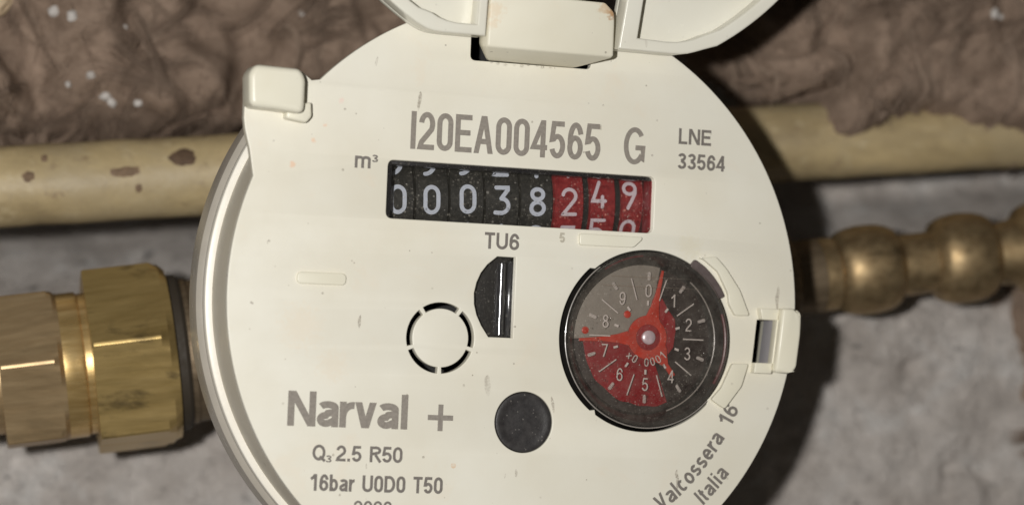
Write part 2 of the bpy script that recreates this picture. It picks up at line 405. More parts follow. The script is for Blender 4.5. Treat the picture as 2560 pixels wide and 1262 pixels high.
        P.append((False, ell(w_/2, xh-h-q_, rx, q_, 30, 225)[:] + ell(w_/2, h+q_, rx, q_, 45, -155)))
    elif ch == '.': w_ = W(.22); o((w_/2, 0), (w_/2, st*1.05))
    elif ch == '+': w_ = W(.80); o((0, .5), (w_, .5)); o((w_/2, .5-w_/2), (w_/2, .5+w_/2))
    elif ch == 'x': w_ = W(.5); o((0, 0), (w_, .6)); o((0, .6), (w_, 0))
    elif ch == '9':
        w_ = W(.60); rx = w_/2-h
        cl(ell(w_/2, .675, rx, .325-h, 0, 360, 32)[:-1]); P.append((False, ell(w_*.47, .50, rx*1.03, .5-h, 18, -155)))
    elif ch == '7': w_ = W(.58); o((0, hi), (w_*.93, hi), (w_*.35, 0))
    else: w_ = W(.30)
    return w_, P
def ribbon(path, closed, st, round_ends=False):
    """outline of a stroke as quads in 2D; returns (verts, faces)"""
    if closed == 'poly': return [Vector(p) for p in path], [(0, 1, 2, 3)]
    pts = [Vector(p) for p in path]
    if closed is False:
        q_ = [pts[0]]
        for p in pts[1:]:
            if (p - q_[-1]).length > 1e-5: q_.append(p)
        pts = q_
    n = len(pts); h = st / 2; vs_, fs = [], []
    for i in range(n):
        if closed: a, b = pts[i - 1], pts[(i + 1) % n]
        else: a, b = pts[max(0, i - 1)], pts[min(n - 1, i + 1)]
        d0 = (pts[i] - a); d1 = (b - pts[i])
        if d0.length < 1e-7: d0 = d1
        if d1.length < 1e-7: d1 = d0
        d0 = d0.normalized(); d1 = d1.normalized()
        n0 = Vector((-d0.y, d0.x)); n1 = Vector((-d1.y, d1.x)); mm = n0 + n1
        if mm.length < 1e-4: mm = n0
        mm.normalize(); k = h / max(.62, mm.dot(n0))
        vs_ += [pts[i] + mm * k, pts[i] - mm * k]
    for i in range(n if closed else n - 1):
        j = (i + 1) % n; fs.append((2*i, 2*i+1, 2*j+1, 2*j))
    if round_ends and not closed:
        for i, d in ((0, pts[0] - pts[1]), (n - 1, pts[-1] - pts[-2])):
            d = d.normalized(); nn = Vector((-d.y, d.x)); base = len(vs_)
            vs_ += [pts[i] + d * h * math.sin(t) + nn * h * math.cos(t) for t in [PI * k / 8 for k in range(9)]]
            fs.append(tuple(range(base, base + 9)))
    return vs_, fs
def text_geo(txt, wd, st, gap, cap, space=.34, rnd=False, place=None, z=.03, only=None):
    """place(x, y) -> 3D point for a point of the line (mm)"""
    V, F, x, lay = [], [], 0.0, 0
    for ch in txt:
        if ch == ' ': x += space * cap * wd; continue
        w_, P = glyph(ch, wd, st)
        for closed, path in P:
            v, f = ribbon(path, closed, st, rnd); b = len(V); lay += 1
            V += [place(x + p.x * cap, p.y * cap, z + (lay % 5) * .006 + .0008 * (i_ % 40)) for i_, p in enumerate(v)]; F += [tuple(i + b for i in ff) for ff in f]
        x += (w_ + gap) * cap
    return V, F, x - gap * cap
def text_line(name, txt, x0, y0, width, cap, st, gap, mat, parent, wd=1.0, ang=0., space=.45, z=.03):
    """fits the line to 'width' by its width factor"""
    lo_, hi = .3, 2.0
    for _ in range(24):
        mid = (lo_ + hi) / 2
        L = text_geo(txt, mid, st, gap, cap, space, place=lambda x, y, z: (x, y, z))[2]
        if L > width: hi = mid
        else: lo_ = mid
    ca, sa = math.cos(math.radians(ang)), math.sin(math.radians(ang))
    V, F, L = text_geo(txt, lo_, st, gap, cap, space, z=z, place=lambda x, y, z: (x0 + x*ca - y*sa, y0 + x*sa + y*ca, z))
    return from_py(name, V, F, mat, parent)
def text_arc(name, txt, r, a0, a1, cap, st, gap, mat, parent, space=.5, z=.03):
    width = math.radians(a1 - a0) * r; lo_, hi = .3, 2.
    for _ in range(24):
        mid = (lo_ + hi) / 2
        if text_geo(txt, mid, st, gap, cap, space, place=lambda x, y, z: (x, y, z))[2] > width: hi = mid
        else: lo_ = mid
    def place(x, y, z):
        a = math.radians(a0) + x / r
        return ((r - y) * math.cos(a), (r - y) * math.sin(a), z)
    V, F, L = text_geo(txt, lo_, st, gap, cap, space, place=place, z=z)
    return from_py(name, V, F, mat, parent)

# ================================================================== THE SETTING
AX = Vector((.97749, .16057, .13685)).normalized()                # the run of the water line under the meter
AN = Vector((-AX.y, AX.x, 0)).normalized(); AU = AX.cross(AN)
def fl_z(x, y):
    z = -68.0 + .22 * x
    edge = -2.5 + .13 * x                                # steep drop towards the wall pipe, shaped to darken the band there
    t = (y - edge + 1.5 * mnoise.noise(Vector((x * .09, y * .09, 3)))) / 13.0
    cap = 2.4 - 1.4 * max(0, min(1, (x + 20) / 50))
    if t > 0: z -= 24 * min(cap, t) ** 1.25 + max(0, t - cap) * 4
    z += 1.4 * mnoise.noise(Vector((x * .045, y * .045, 0))) + 1.1 * mnoise.noise(Vector((x * .16, y * .16, 5))) + .55 * mnoise.noise(Vector((x * .5, y * .5, 9)))
    return z
CRACK = [[(89.6, -25.6), (89.7, -22.4), (91.3, -21.8), (95.1, -21.7), (96.8, -23.1)], [(82.1, -6.7), (83.1, -6.0), (84.6, -5.4)], [(75.4, -14.3), (76.3, -15.8)]]
fl_base = fl_z
def fl_z(x, y):
    z = fl_base(x, y)
    if 60 < x < 105 and -40 < y < 0:
        for ln in CRACK:
            for (xa, ya), (xb, yb) in zip(ln, ln[1:]):
                dx_, dy_ = xb - xa, yb - ya; t = max(0, min(1, ((x - xa) * dx_ + (y - ya) * dy_) / (dx_ * dx_ + dy_ * dy_)))
                d = math.hypot(x - xa - t * dx_, y - ya - t * dy_) * (1 + .5 * mnoise.noise(Vector((x * .9, y * .9, 2))))
                z -= 1.9 * math.exp(-(d / .75) ** 2)
        z += 2.6 * math.exp(-((x - 93.5) ** 2 / 9 + (y + 26) ** 2 / 8)) + 1.3 * math.exp(-((x - 90.5) ** 2 / 7 + (y + 17) ** 2 / 5)) + 1.0 * math.exp(-((x - 80) ** 2 / 10 + (y + 22) ** 2 / 6))
    return z
def grid(name, x0, x1, y0, y1, st, fz, mat, keep=None):
    nx, ny = int((x1 - x0) / st), int((y1 - y0) / st); idx, V, F = {}, [], []
    for j in range(ny + 1):
        for i in range(nx + 1):
            x, y = x0 + i * st, y0 + j * st
            if keep and not keep(x, y): continue
            idx[i, j] = len(V); V.append((x, y, fz(x, y)))
    for j in range(ny):
        for i in range(nx):
            k = [(i, j), (i + 1, j), (i + 1, j + 1), (i, j + 1)]
            if all(p in idx for p in k): F.append(tuple(idx[p] for p in k))
    return from_py(name, V, F, mat, None, 180)
fo = grid('floor', -140, 190, -100, 100, .85, fl_z, M['floor']); tag(fo, kind='structure')

# insulation wool: lumpy heaps with ragged lower edges
def seg_dist(p, poly):
    best = 1e9; inside = False; x, y = p
    for i in range(len(poly)):
        (xa, ya), (xb, yb) = poly[i - 1], poly[i]
        dx, dy = xb - xa, yb - ya; t = max(0, min(1, ((x - xa) * dx + (y - ya) * dy) / (dx * dx + dy * dy + 1e-9)))
        best = min(best, math.hypot(x - xa - t * dx, y - ya - t * dy))
        if (ya > y) != (yb > y) and x < (xb - xa) * (y - ya) / (yb - ya) + xa: inside = not inside
    return best if inside else -best
def ridged(x, y, s, seed):
    v = 0; a = 1; f = s
    for k in range(3):
        wx = x + 3.5 * mnoise.noise(Vector((x * .07, y * .07, seed + 20))); wy = y + 3.5 * mnoise.noise(Vector((x * .07, y * .07, seed + 31)))
        v += a * (.5 + .55 * math.sin(5.5 * mnoise.noise(Vector((wx * f, wy * f, seed + k * 7))))); a *= .36; f *= 2.0
    return v
def wool(label, poly, zb, H, wdt, amp, seed, base=-90):
    xs = [p[0] for p in poly]; ys = [p[1] for p in poly]
    cache = {}
    def d_(x, y):
        k = (round(x, 3), round(y, 3))
        if k not in cache: cache[k] = seg_dist((x, y), poly) + 1.6 * mnoise.noise(Vector((x * .22, y * .22, seed))) + .7 * mnoise.noise(Vector((x * .7, y * .7, seed)))
        return cache[k]
    def fz(x, y):
        d = d_(x, y)
        if d <= 0: return zb - H + max(-12, d * 3)
        t = min(1, d / wdt); z = zb - H + H * math.sqrt(max(0, 1 - (1 - t) ** 2))
        return z + amp * min(1, d / 3) * (ridged(x, y, .055, seed) - .9) + .2 * mnoise.noise(Vector((x * .9, y * .9, seed)))
    o = grid('insulation_wool', min(xs) - 2, max(xs) + 2, min(ys) - 2, max(ys) + 2, .7, fz, M['wool'], keep=lambda x, y: d_(x, y) > -2.5)
    tag(o, label, 'insulation', kind='stuff')
    # loose fibres lying in swirls over the heap
    V, F = [], []; rnd = random.Random(seed)
    tries = 0; made = 0
    hit = lambda x, y: (x < 130 and y < 66)
    paths = []
    while made < 5600 and tries < 60000:
        tries += 1
        x, y = rnd.uniform(min(xs), max(xs)), rnd.uniform(min(ys), max(ys))
        if not hit(x, y) or d_(round(x, 1), round(y, 1)) < .2: continue
        a = 2.6 * mnoise.noise(Vector((x * .045, y * .045, seed + 50))) * PI
        if made < 2600:                                  # short loose fuzz
            made += 1; pts = []; up = rnd.uniform(.15, 1.1); st = rnd.uniform(.35, .7); L = rnd.randint(3, 5); z0 = fz(x, y); a += rnd.gauss(0, 1.0)
            for k in range(L):
                pts.append(Vector((x, y, z0 + up * math.sin(PI * (k + .3) / L) + .02))); x += math.cos(a) * st; y += math.sin(a) * st; a += rnd.uniform(-.22, .22)
            paths.append((pts, rnd.uniform(.018, .05))); continue
        nb = rnd.randint(14, 34); L = rnd.randint(9, 20); a += rnd.gauss(0, .5); curl = rnd.gauss(0, .09); wid = rnd.uniform(.25, .9); rise = rnd.uniform(.2, 2.0); spine = []
        for k in range(L):                               # a lock of fibres lying together in one curl
            dq = d_(round(x, 1), round(y, 1))
            if dq < -3.5: break
            zq = fz(round(x, 1), round(y, 1)) if dq > .4 or not spine else spine[-1].z - .35
            spine.append(Vector((x, y, zq))); x += math.cos(a) * .95; y += math.sin(a) * .95; a += curl + rnd.uniform(-.08, .08)
        made += nb
        if len(spine) < 4: continue
        for f_ in range(nb):
            o1, o2 = rnd.gauss(0, wid), rnd.uniform(0, rise); i0 = rnd.randint(0, 2); i1 = len(spine) - rnd.randint(0, 3); pts = []; ph = rnd.uniform(-.25, .25)
            for k in range(i0, i1):
                dd = spine[min(k + 1, len(spine) - 1)] - spine[max(0, k - 1)]; nn = Vector((-dd.y, dd.x, 0)).normalized(); t_ = k / (len(spine) - 1)
                pts.append(spine[k] + nn * (o1 * (.5 + 1.0 * abs(t_ - .45)) + ph * (t_ - .5)) + Vector((0, 0, .05 + o2 * math.sin(PI * min(1, .12 + t_ * .9)))))
            if len(pts) > 2: paths.append((pts, rnd.uniform(.03, .075)))
    for tone in (0, 1):
      V, F = [], []
      for ip, (pts, r) in enumerate(paths):
        if ((ip // 9) % 3 == 0) != (tone == 1): continue
        if len(pts) < 3: continue
        b = len(V)
        for k, p in enumerate(pts):
            d = (pts[min(k + 1, len(pts) - 1)] - pts[max(0, k - 1)]).normalized(); s_ = d.cross(Vector((0, 0, 1))).normalized(); t_ = s_.cross(d)
            for ang in (90, 210, 330):
                V.append(p + (s_ * math.cos(math.radians(ang)) + t_ * math.sin(math.radians(ang))) * r)
        for k in range(len(pts) - 1):
            for e in range(3): F.append((b + k*3 + e, b + k*3 + (e+1) % 3, b + k*3 + 3 + (e+1) % 3, b + k*3 + 3 + e))
      f = from_py('fibre', V, F, M['fibre_pale' if tone else 'fibre'], o); f['kind'] = 'stuff'
    return fz
LP = [(-87.58, 19.29), (-61.41, 21.49), (-43.73, 23.01), (-30.44, 24.72), (-22.32, 26.26), (-5.26, 28.31), (16.53, 31.07), (30.19, 35.79), (34.07, 45.42), (30.19, 72.51), (-87.2, 75.34)]
fzL = wool('brown mineral wool heap above the chipped beige pipe, left of the meter lid', LP, -55, 17, 8, 6.0, 3)
RU = [(33, 47.5), (41.8, 42.8), (45.2, 40.2), (49.5, 37.6), (55.5, 35.4), (62.5, 36.0), (70, 40), (80, 44.0), (125, 46), (125, 86), (33, 86)]
fzU = wool('pale brown wool ledge at the top right, beside the open lid', RU, -30, 15, 6, 5.0, 17)
RP = [(60, 47.5), (61.0, 42.5), (61.2, 36.4), (60.2, 31.4), (61.6, 27.9), (64.7, 27.0), (68.1, 29.6), (76.2, 32.2), (83.3, 30.1), (87.6, 29.5), (93, 28.9), (99, 28.6), (125, 29), (125, 62), (80, 62), (73, 54)]
fzR = wool('brown mineral wool drooping over the beige pipe, right of the meter', RP, -27, 19, 6, 3.2, 29)
fzR0 = fzR
fzR = lambda x, y: max(fzR0(x, y), fzU(x, y))
RB = [(97.5, 12), (98.5, 4), (100, -4), (101.5, -12), (103.5, -18), (107, -24), (136, -27), (136, 17)]
fzB = wool('small ragged tuft of brown wool on the floor below the beaded fitting at the right edge', RB, -42.5, 6, 7, 1.8, 23)

# plaster crumbs caught in the wool
def rock(name, c, r, mat, seed, flat=.7, sub=2):
    bm = bmesh.new(); bmesh.ops.create_icosphere(bm, subdivisions=sub, radius=1)
    for v in bm.verts:
        k = 1 + .35 * mnoise.noise(v.co * 1.3 + Vector((seed * 3.1, 0, 0))) + .15 * mnoise.noise(v.co * 3 + Vector((seed, 5, 0)))
        v.co = Vector((v.co.x * r * k, v.co.y * r * k * .85, v.co.z * r * k * flat)); 
    o = from_bm(name, bm, mat, None, 40); o.location = Vector(c) * S; o.rotation_euler = (0, 0, seed * 1.7); return o
CR = [(-55.04, 40.2, 1.0, 'big white plaster crumb at top left, left of a touching pair, in the brown wool'),
      (-52.77, 39.58, 0.95, 'big white plaster crumb at top left, right of a touching pair, in the brown wool'),
      (-49.42, 31.28, 0.75, 'pale plaster crumb alone in the wool below the touching pair'),
      (-52.41, 29.81, 0.55, 'dim small plaster crumb lowest left in the brown wool'),
      (-46.65, 28.58, 0.95, 'bluish white long plaster crumb just above the beige pipe'),
      (-45.64, 27.77, 0.8, 'rounded white crumb touching the bluish one above the pipe'),
      (-42.05, 27.85, 0.8, 'pale crumb right of the bluish pair, above the beige pipe'),
      (-44.35, 38.89, 0.35, 'tiny crumb high in the wool right of the touching pair'),
      (-40.68, 37.96, 0.35, 'tiny crumb in the wool midway between the touching pair and the meter tab'),
      (-18.5, 42.63, 0.55, 'small pale crumb beside the open lid at the top'),
      (84.41, 48.25, 0.85, 'white crumb in the right wool near the top edge'),
      (86.19, 48.04, 0.6, 'small crumb touching the white one in the right wool'),
      (94.7, 47.72, 0.5, 'tiny crumb in the wool at the top right corner')]
for i, (x, y, r, lb) in enumerate(CR):
    z = (fzL if x < 20 else fzR)(x, y)
    tag(rock('plaster_crumb', (x, y, z + r * .2), r, M['crumb'], i), lb, 'crumb', 'plaster crumbs in the wool')
tag(rock('stone_chip', (-63.6, 41.6, fzL(-63, 41.5) + 1.2), 3.0, M['chip'], 4, .6, 3), 'tan stone chip in the wool at the top left corner', 'stone chip')

# wall pipe with chipped paint
PO = Vector((-61.2, 14.4, -57.9)); PD = (Vector((95.35, 31.71, -37.6)) - PO).normalized(); PR = 5.95
pipe = thing('wall_pipe', PO + PD * 90, 'beige painted pipe with brown chips running behind the meter', 'pipe')
d, u, v = frame_from(PD)
V, F = [], []; NS, NA = 130, 40
for i in range(NS + 1):
    h = -60 + 340 * i / NS
    for k in range(NA):
        a = 2 * PI * k / NA; p0 = PO + PD * h + (u * math.cos(a) + v * math.sin(a)) * PR
        V.append(p0 + (u * math.cos(a) + v * math.sin(a)) * (.22 * mnoise.noise(p0 * .12) + .1 * mnoise.noise(p0 * .5)))
for i in range(NS):
    for k in range(NA):
        k2 = (k + 1) % NA; F.append((i*NA + k, (i+1)*NA + k, (i+1)*NA + k2, i*NA + k2))
from_py('tube', V, F, M['pipe'], pipe, 60)
def chip_patch(x, y, lx, ly, seed):
    HZ = Vector((PD.x, PD.y)); h = ((x - PO.x) * PD.x + (y - PO.y) * PD.y) / HZ.length_squared; SD = Vector((-PD.y, PD.x, 0)).normalized(); UPp = PD.cross(SD); off = (x - PO.x) * SD.x + (y - PO.y) * SD.y
    V = []; n = 26
    rings = [1.0, .6, .0]
    for rg in rings:
        for k in range(n):
            a = 2 * PI * k / n; k_ = rg * (1 + .38 * mnoise.noise(Vector((math.cos(a) * 1.4, math.sin(a) * 1.4, seed))) + .18 * mnoise.noise(Vector((math.cos(a) * 4, math.sin(a) * 4, seed))))
            hh = h + lx * math.cos(a) * k_; oo = off + ly * math.sin(a) * k_; an = math.asin(max(-.99, min(.99, oo / PR)))
            V.append(PO + PD * hh + (SD * math.sin(an) + UPp * math.cos(an)) * (PR + (.26 if rg < .9 else .10)))
    F = [(r * n + k, r * n + (k + 1) % n, (r + 1) * n + (k + 1) % n, (r + 1) * n + k) for r in range(2) for k in range(n)]
    from_py('paint_chip', V, F, M['pipe_chip' if lx > 2.05 and ly > 1 else 'pipe_chip_pale'], pipe, 60)
for i, (x, y, lx, ly) in enumerate([(-35.32, 19.75, 2.1, 1.15), (-43.81, 17.29, 2.4, 0.75), (-57.43, 15.88, 1.0, 0.75), (-41.64, 15.08, 0.55, 0.55), (-55.25, 18.62, 0.5, 0.5)]):
    chip_patch(x, y, lx, ly, i * 3.3)

# ================================================================== BRASS UNION ON THE LEFT
def axpt(x, z=-40): return Vector((0, -2.65, z)) + AX * (x / AX.x)
def hexprism(name, h0, h1, rad, th, ch, mat, parent, round_end=True):
    """hexagonal nut along the water line; th = angle of the near ridge from +z; chamfered ends"""
    o = axpt(0); V, F = [], []; n = 360
    def corner(a, r):
        k = (a - th) % 60; return r * math.cos(math.radians(30)) / math.cos(math.radians(k - 30))
    prof = []
    fl = rad * math.cos(math.radians(30)) + .2
    secs = [(h0, 0, fl - 2.2), (h0, 1, rad * .975), (h0 + .25, 1, rad * .992), (h1 - ch * 1.9, 1, rad * .992), (h1 - ch * .9, 1, fl + .75), (h1, 1, fl - .2), (h1, 0, fl - 3)]
    for h, _, lim in secs:
        for k in range(n):
            a = 360 * k / n + th % 60; r = min(corner(a, rad), lim); ar = math.radians(a)
            V.append(o + AX * h + AN * (math.sin(ar) * r) + AU * (math.cos(ar) * r))
    for i in range(len(secs) - 1):
        for k in range(n): F.append((i*n + k, i*n + (k+1) % n, (i+1)*n + (k+1) % n, (i+1)*n + k))
    return from_py(name, V, F, mat, parent, 14)
un = thing('pipe_union', axpt(-55), 'brass pipe union with a big hex nut screwed to the left of the meter', 'pipe union')
hexprism('union_nut', -49.9, -38.2, 14.1, 12.3, 1.1, M['nut'], un)
lathe('flange', axpt(0), AX, [(6, -51.0), (9.9, -51.0), (10.1, -50.8), (10.1, -49.8), (6, -49.7)], M['collar'], un, 72)
lathe('collar', axpt(0), AX, [(9.2, -50.9), (10.2, -51.0), (10.4, -51.3), (10.4, -54.2), (8, -54.4)], M['collar'], un, 96)
hexprism('tail_hex', -62.8, -53.9, 12.1, 6.0, .7, M['hex'], un)
lathe('tail_pipe', axpt(0), AX, [(8.6, -62.6), (8.6, -100), (0, -100)], M['hex'], un, 64)
lathe('gasket', axpt(0), AX, [(8, -38.4), (10.9, -38.3), (11.3, -37.9), (11.3, -36.9), (10.9, -36.4), (8, -36.3)], M['rubber'], un, 72)  # brown-black colour also carries the shadow right of the nut

# ================================================================== BEADED BRASS FITTING ON THE RIGHT
fi = thing('hose_fitting', axpt(66), 'beaded brass fitting leaving the right side of the meter', 'pipe fitting')
def bead_prof(c, half, r0, r1, n=12):
    return [(r0 + (r1 - r0) * math.sqrt(max(0, 1 - (abs(-1 + 2 * k / n)) ** 2.2)), c - half + 2 * half * k / n) for k in range(n + 1)]
prof = [(4, 61.8), (4.9, 61.8)] + bead_prof(67.0, 5.1, 4.7, 6.8) + bead_prof(82.4, 5.0, 4.6, 6.9) + bead_prof(97.5, 6.6, 5.1, 7.6) + bead_prof(113, 6.0, 5.1, 6.9) + [(5.2, 150), (0, 150)]
lathe('beaded_tail', axpt(0), AX, prof, M['bead'], fi, 96)
lathe('washer', axpt(0), AX, [(3, 59.2), (5.2, 59.2), (5.5, 59.5), (5.5, 61.7), (5.2, 62.0), (3, 62.0)], M['bead'], fi, 72)

# ================================================================== THE WATER METER
wm = thing('water_meter', (0, 0, -56), 'round cream plastic water meter with open lid, black and red number drums and red dial', 'water meter')
# face plate outline: the circle with its squared ear at upper left
def rim(a0, a1, n): return [(40.0 * math.cos(math.radians(a0 + (a1 - a0) * i / n)), 40.0 * math.sin(math.radians(a0 + (a1 - a0) * i / n))) for i in range(n + 1)]
ear = [(-30.0, 27.5), (-31.3, 28.5), (-37.0, 28.5), (-38.2, 27.9), (-38.8, 26.8), (-38.8, 22.0), (-38.55, 20.5), (-37.85, 18.0)]
outline = rim(158.6, 158.6 + 337.6, 190)
outline = [p for p in outline] + ear
WIN = rounded([(-19.2, 17.82), (18.5, 17.82), (18.5, 10.14), (-19.2, 10.14)], .9, 6)
DC = (18.2, -4.2)
def dial_hole():
    pts = []
    for i in range(160):
        a = 360 * i / 160; r = 12.05
        if 131 < a < 234: r = 12.55
        if 236 <= a < 318: r = 12.5
        pts.append((DC[0] + r * math.cos(math.radians(a)), DC[1] + r * math.sin(math.radians(a))))
    return pts
HM = [(-.9, 5.9), (-3.55, 5.9)] + [(-4.0, 5.5), (-4.9, 4.75), (-5.75, 3.6), (-6.3, 2.3), (-6.58, .9), (-6.5, -.6), (-6.1, -2.0), (-5.4, -3.35), (-4.35, -4.83), (-.9, -4.83)]
PC = (1.09, -15.95)
RC = (-11.0, -5.24)
def slot(a0, a1): return circ(RC[0], RC[1], 4.68, 14, a0, a1, True) + circ(RC[0], RC[1], 3.88, 14, a1, a0, True)
slots = [slot(54.7 + 3.6 + 72 * k, 54.7 + 72 * (k + 1) - 3.6) for k in range(5)]
HS = rounded([(-8.45, 39.0), (-8.45, 31.72), (8.6, 31.72), (8.6, 39.0)], .7, 4)
LO = [(34.35, -.85), (36.75, -.85), (36.2, -6.72), (33.85, -6.72)]
face = plate('face_plate', outline, [WIN, dial_hole(), HM, circ(*PC, 4.06, 64), HS, LO] + slots, -1.3, 0, .14, M['cream'], wm, 3)
# side wall, lip and clear foot ring
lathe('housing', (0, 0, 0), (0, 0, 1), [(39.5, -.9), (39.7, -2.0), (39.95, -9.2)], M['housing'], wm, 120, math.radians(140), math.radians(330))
lathe('lip', (0, 0, 0), (0, 0, 1), [(39.4, -9.0), (40.6, -9.0), (40.85, -9.12), (40.95, -9.4), (40.95, -10.2), (40.8, -10.5), (39.4, -10.6)], M['lip'], wm, 120, math.radians(145), math.radians(325))
lathe('clear_ring', (0, 0, 0), (0, 0, 1), [(40.0, -10.5), (41.0, -10.7), (41.6, -11.2), (41.7, -12.0), (41.7, -15.0), (40.9, -15.6)], M['clear'], wm, 120, math.radians(145), math.radians(325))
lathe('base_dish', (0, 0, 0), (0, 0, 1), [(37.6, -9.9), (38.2, -11), (38.2, -16), (37.5, -19), (33, -24), (26, -32), (22, -40), (20, -52), (16, -56), (0, -56)], M['body_brass'], wm, 120)
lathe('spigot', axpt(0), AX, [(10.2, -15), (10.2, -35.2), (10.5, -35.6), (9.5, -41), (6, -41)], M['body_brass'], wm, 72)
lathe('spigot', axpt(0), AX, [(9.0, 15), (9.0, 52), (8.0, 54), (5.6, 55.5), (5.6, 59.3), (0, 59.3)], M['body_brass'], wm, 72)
lathe('inner_tray', (0, 0, 0), (0, 0, 1), [(0, -10.8), (37.6, -10.8), (38.4, -1.35)], M['dark_in'], wm, 96)  # near-black, so the shade inside slots and gaps is in its colour

# ---- register: number drums behind a clear window
DR, DY, DZ, TILT = 8.3, 13.95, -4.6 - 8.3, math.radians(2.6)
def drum_pt(u_, ang, r):                                # u_ along the drum axis, ang from the front towards +y
    x, y = u_, r * math.sin(ang); z = DZ + r * math.cos(ang)
    return (x * math.cos(TILT) - y * math.sin(TILT), DY + x * math.sin(TILT) + y * math.cos(TILT), z)
def drum_glyph(n, st):
    h = st / 2; w_ = .60; rx = w_/2 - h; P = []
    if n == 0: P = [(1, ell(.3, 1-h-rx*1.1, rx, rx*1.1, 0, 180) + ell(.3, h+rx*1.1, rx, rx*1.1, 180, 360))]
    if n == 1: P = [(0, [(.3, h), (.3, 1-h), (.08, .8)])]
    if n == 2: P = [(0, ell(.3, 1-h-.235, rx, .235, 170, -28) + [(h+.01, h), (w_-h, h)])]
    if n == 3: P = [(0, [(h+.03, 1-h), (w_-h*1.2, 1-h), (w_-h*1.2, .86), (.27, .555)]), (0, [(.27, .555)] + ell(.27, .31, w_-h-.27, .245, 78, -90) + [(h, h+.01)])]
    if n == 4: P = [(0, [(.33, 1-h), (h, .27), (w_-h, .27)]), (0, [(.43, .42), (.43, h)])]
    if n == 5: P = [(0, [(w_-h, 1-h), (h+.02, 1-h), (h+.02, .58)] + ell(.27, .33, w_-h-.27, .33-h, 95, -150))]
    if n == 7: P = [(0, [(h, 1-h), (w_-h, 1-h), (.3, h)])]
    if n == 8: P = [(1, ell(.3, .755, rx*.88, .245-h, 0, 360, 26)[:-1]), (1, ell(.3, .28, rx, .28-h, 0, 360, 26)[:-1])]
    if n == 19: P = [(1, ell(.3, .745, rx, .255-h, 0, 360, 26)[:-1]), (0, ell(h+.02, .66, w_-2*h-.02, .66-h, 5, -88))]
    if n == 9: P = [(1, ell(.3, .745, rx*.92, .255-h, 0, 360, 26)[:-1]), (0, [(w_-h*1.4, .74), (w_-h*1.5, .58), (.24, h)])]
    return P
def fine(path, closed, step=.035):
    out = []
    for i in range(len(path) - (0 if closed else 1)):
        a, b = Vector(path[i]), Vector(path[(i + 1) % len(path)]); k = max(1, int((b - a).length / step))
        out += [tuple(a + (b - a) * j / k) for j in range(k)]
    return out if closed else out + [tuple(path[-1])]
def numeral(parent, n, uc, yc, cap, st, mat):
    V, F, lay = [], [], 0
    for closed, path in drum_glyph(n, st):
        path = fine(path, bool(closed))
        v, f = ribbon(path, bool(closed), st, True); b = len(V); lay += 1
        # fine slices keep the print on the curve of the drum
        V += [drum_pt(uc + (p.x - .3) * cap, yc / DR + (p.y - .5) * cap / DR, DR + .035 + .006 * lay + .0008 * (i_ % 30)) for i_, p in enumerate(v)]; F += [tuple(i + b for i in ff) for ff in f]
    return from_py('numeral', V, F, mat, parent, 60)
DRUMS = [(-16.32, -18.99, -14.01, 'b', 0, -0.25), (-11.61, -13.93, -9.18, 'b', 0, -0.25), (-6.54, -9.1, -4.2, 'b', 0, -0.1), (-1.71, -4.12, 0.81, 'b', 3, -0.2), (3.38, 0.89, 5.6, 'b', 8, -0.35), (7.95, 5.68, 10.18, 'r', 2, -0.3), (12.23, 10.85, 14.81, 'r', 4, 0.75), (16.72, 15.45, 18.91, 'r', 9, 0.65)]
for uc, u0, u1, k, n, off in DRUMS:
    red = k == 'r'
    uc2, V, F = uc, [], []
    NA = 64; g_ = .10 if red else .02; pr = [(u0 + g_, DR - .5), (u0 + g_ + .12, DR), (u1 - g_ - .12, DR), (u1 - g_, DR - .5)]
    for i in range(NA + 1):
        a = math.radians(-95 + 190 * i / NA)
        for uu, r in pr: V.append(drum_pt(uu, a, r))
    for i in range(NA):
        for j in range(3): F.append((i*4 + j, i*4 + j + 1, i*4 + 5 + j, i*4 + 4 + j))
    dm = from_py('number_drum', V, F, M['drum_red' if red else 'drum_black'], wm, 25)
    tag(dm, ('red' if red else 'black') + ' number drum showing %d' % n)
    pitch = DR * math.radians(36); cap = 3.95; st = .125 if red else .142
    for dn in (-1, 0, 1):
        numeral(dm, 19 if (n + dn) % 10 == 9 and not red else (n + dn) % 10, uc2, off - dn * pitch, cap if not red else 3.85, st, M['pink_num' if red else 'white_num'])
lathe('drum_shaft', drum_pt(-21, 0, 0), Vector(drum_pt(10, 0, 0)) - Vector(drum_pt(-10, 0, 0)), [(0, 0), (7.7, 0), (7.7, 40.5), (0, 40.5)], M['black'], wm, 48)
# recess walls round the drums
iw = [(p[0], p[1]) for p in rounded([(-19.35, 17.97), (18.65, 17.97), (18.65, 9.99), (-19.35, 9.99)], 1.0, 4)]
V, F = [], []
for x, y in iw: V += [(x, y, -.7), (x, y, -10.5)]
F = [(2*i, 2*i+1, (2*i+3) % len(V), (2*i+2) % len(V)) for i in range(len(iw))]
from_py('window_recess', V, F, M['black'], wm)
hull('end_stop', [(x, y, z) for x in (18.95, 19.6) for y in (9.5, 18.6) for z in (-8.5, -4.3)], .12, M['black'], wm, 2)
hull('window_edge', [(x, y, z) for x in (-19.28, -18.35) for y in (10.3, 17.6) for z in (-3.2, -1.05)], .06, M['smoke_shade'], wm, 2)
hull('top_shade_strip', [(x, y, z) for x in (-19.28, 18.6) for y in (17.28, 17.93) for z in (-3.4, -1.08)], .05, M['smoke_shade'], wm, 2)  # dark strip drawing the shade under the window's upper edge
hull('window_edge', [(x, y, z) for x in (18.40, 18.62) for y in (10.3, 17.6) for z in (-4.0, -1.05)], .06, M['maroon'], wm, 2)
plate('register_window', rounded([(-19.3, 17.9), (18.6, 17.9), (18.6, 10.06), (-19.3, 10.06)], .95, 6), [], -1.0, -.45, .12, M['glass'], wm)

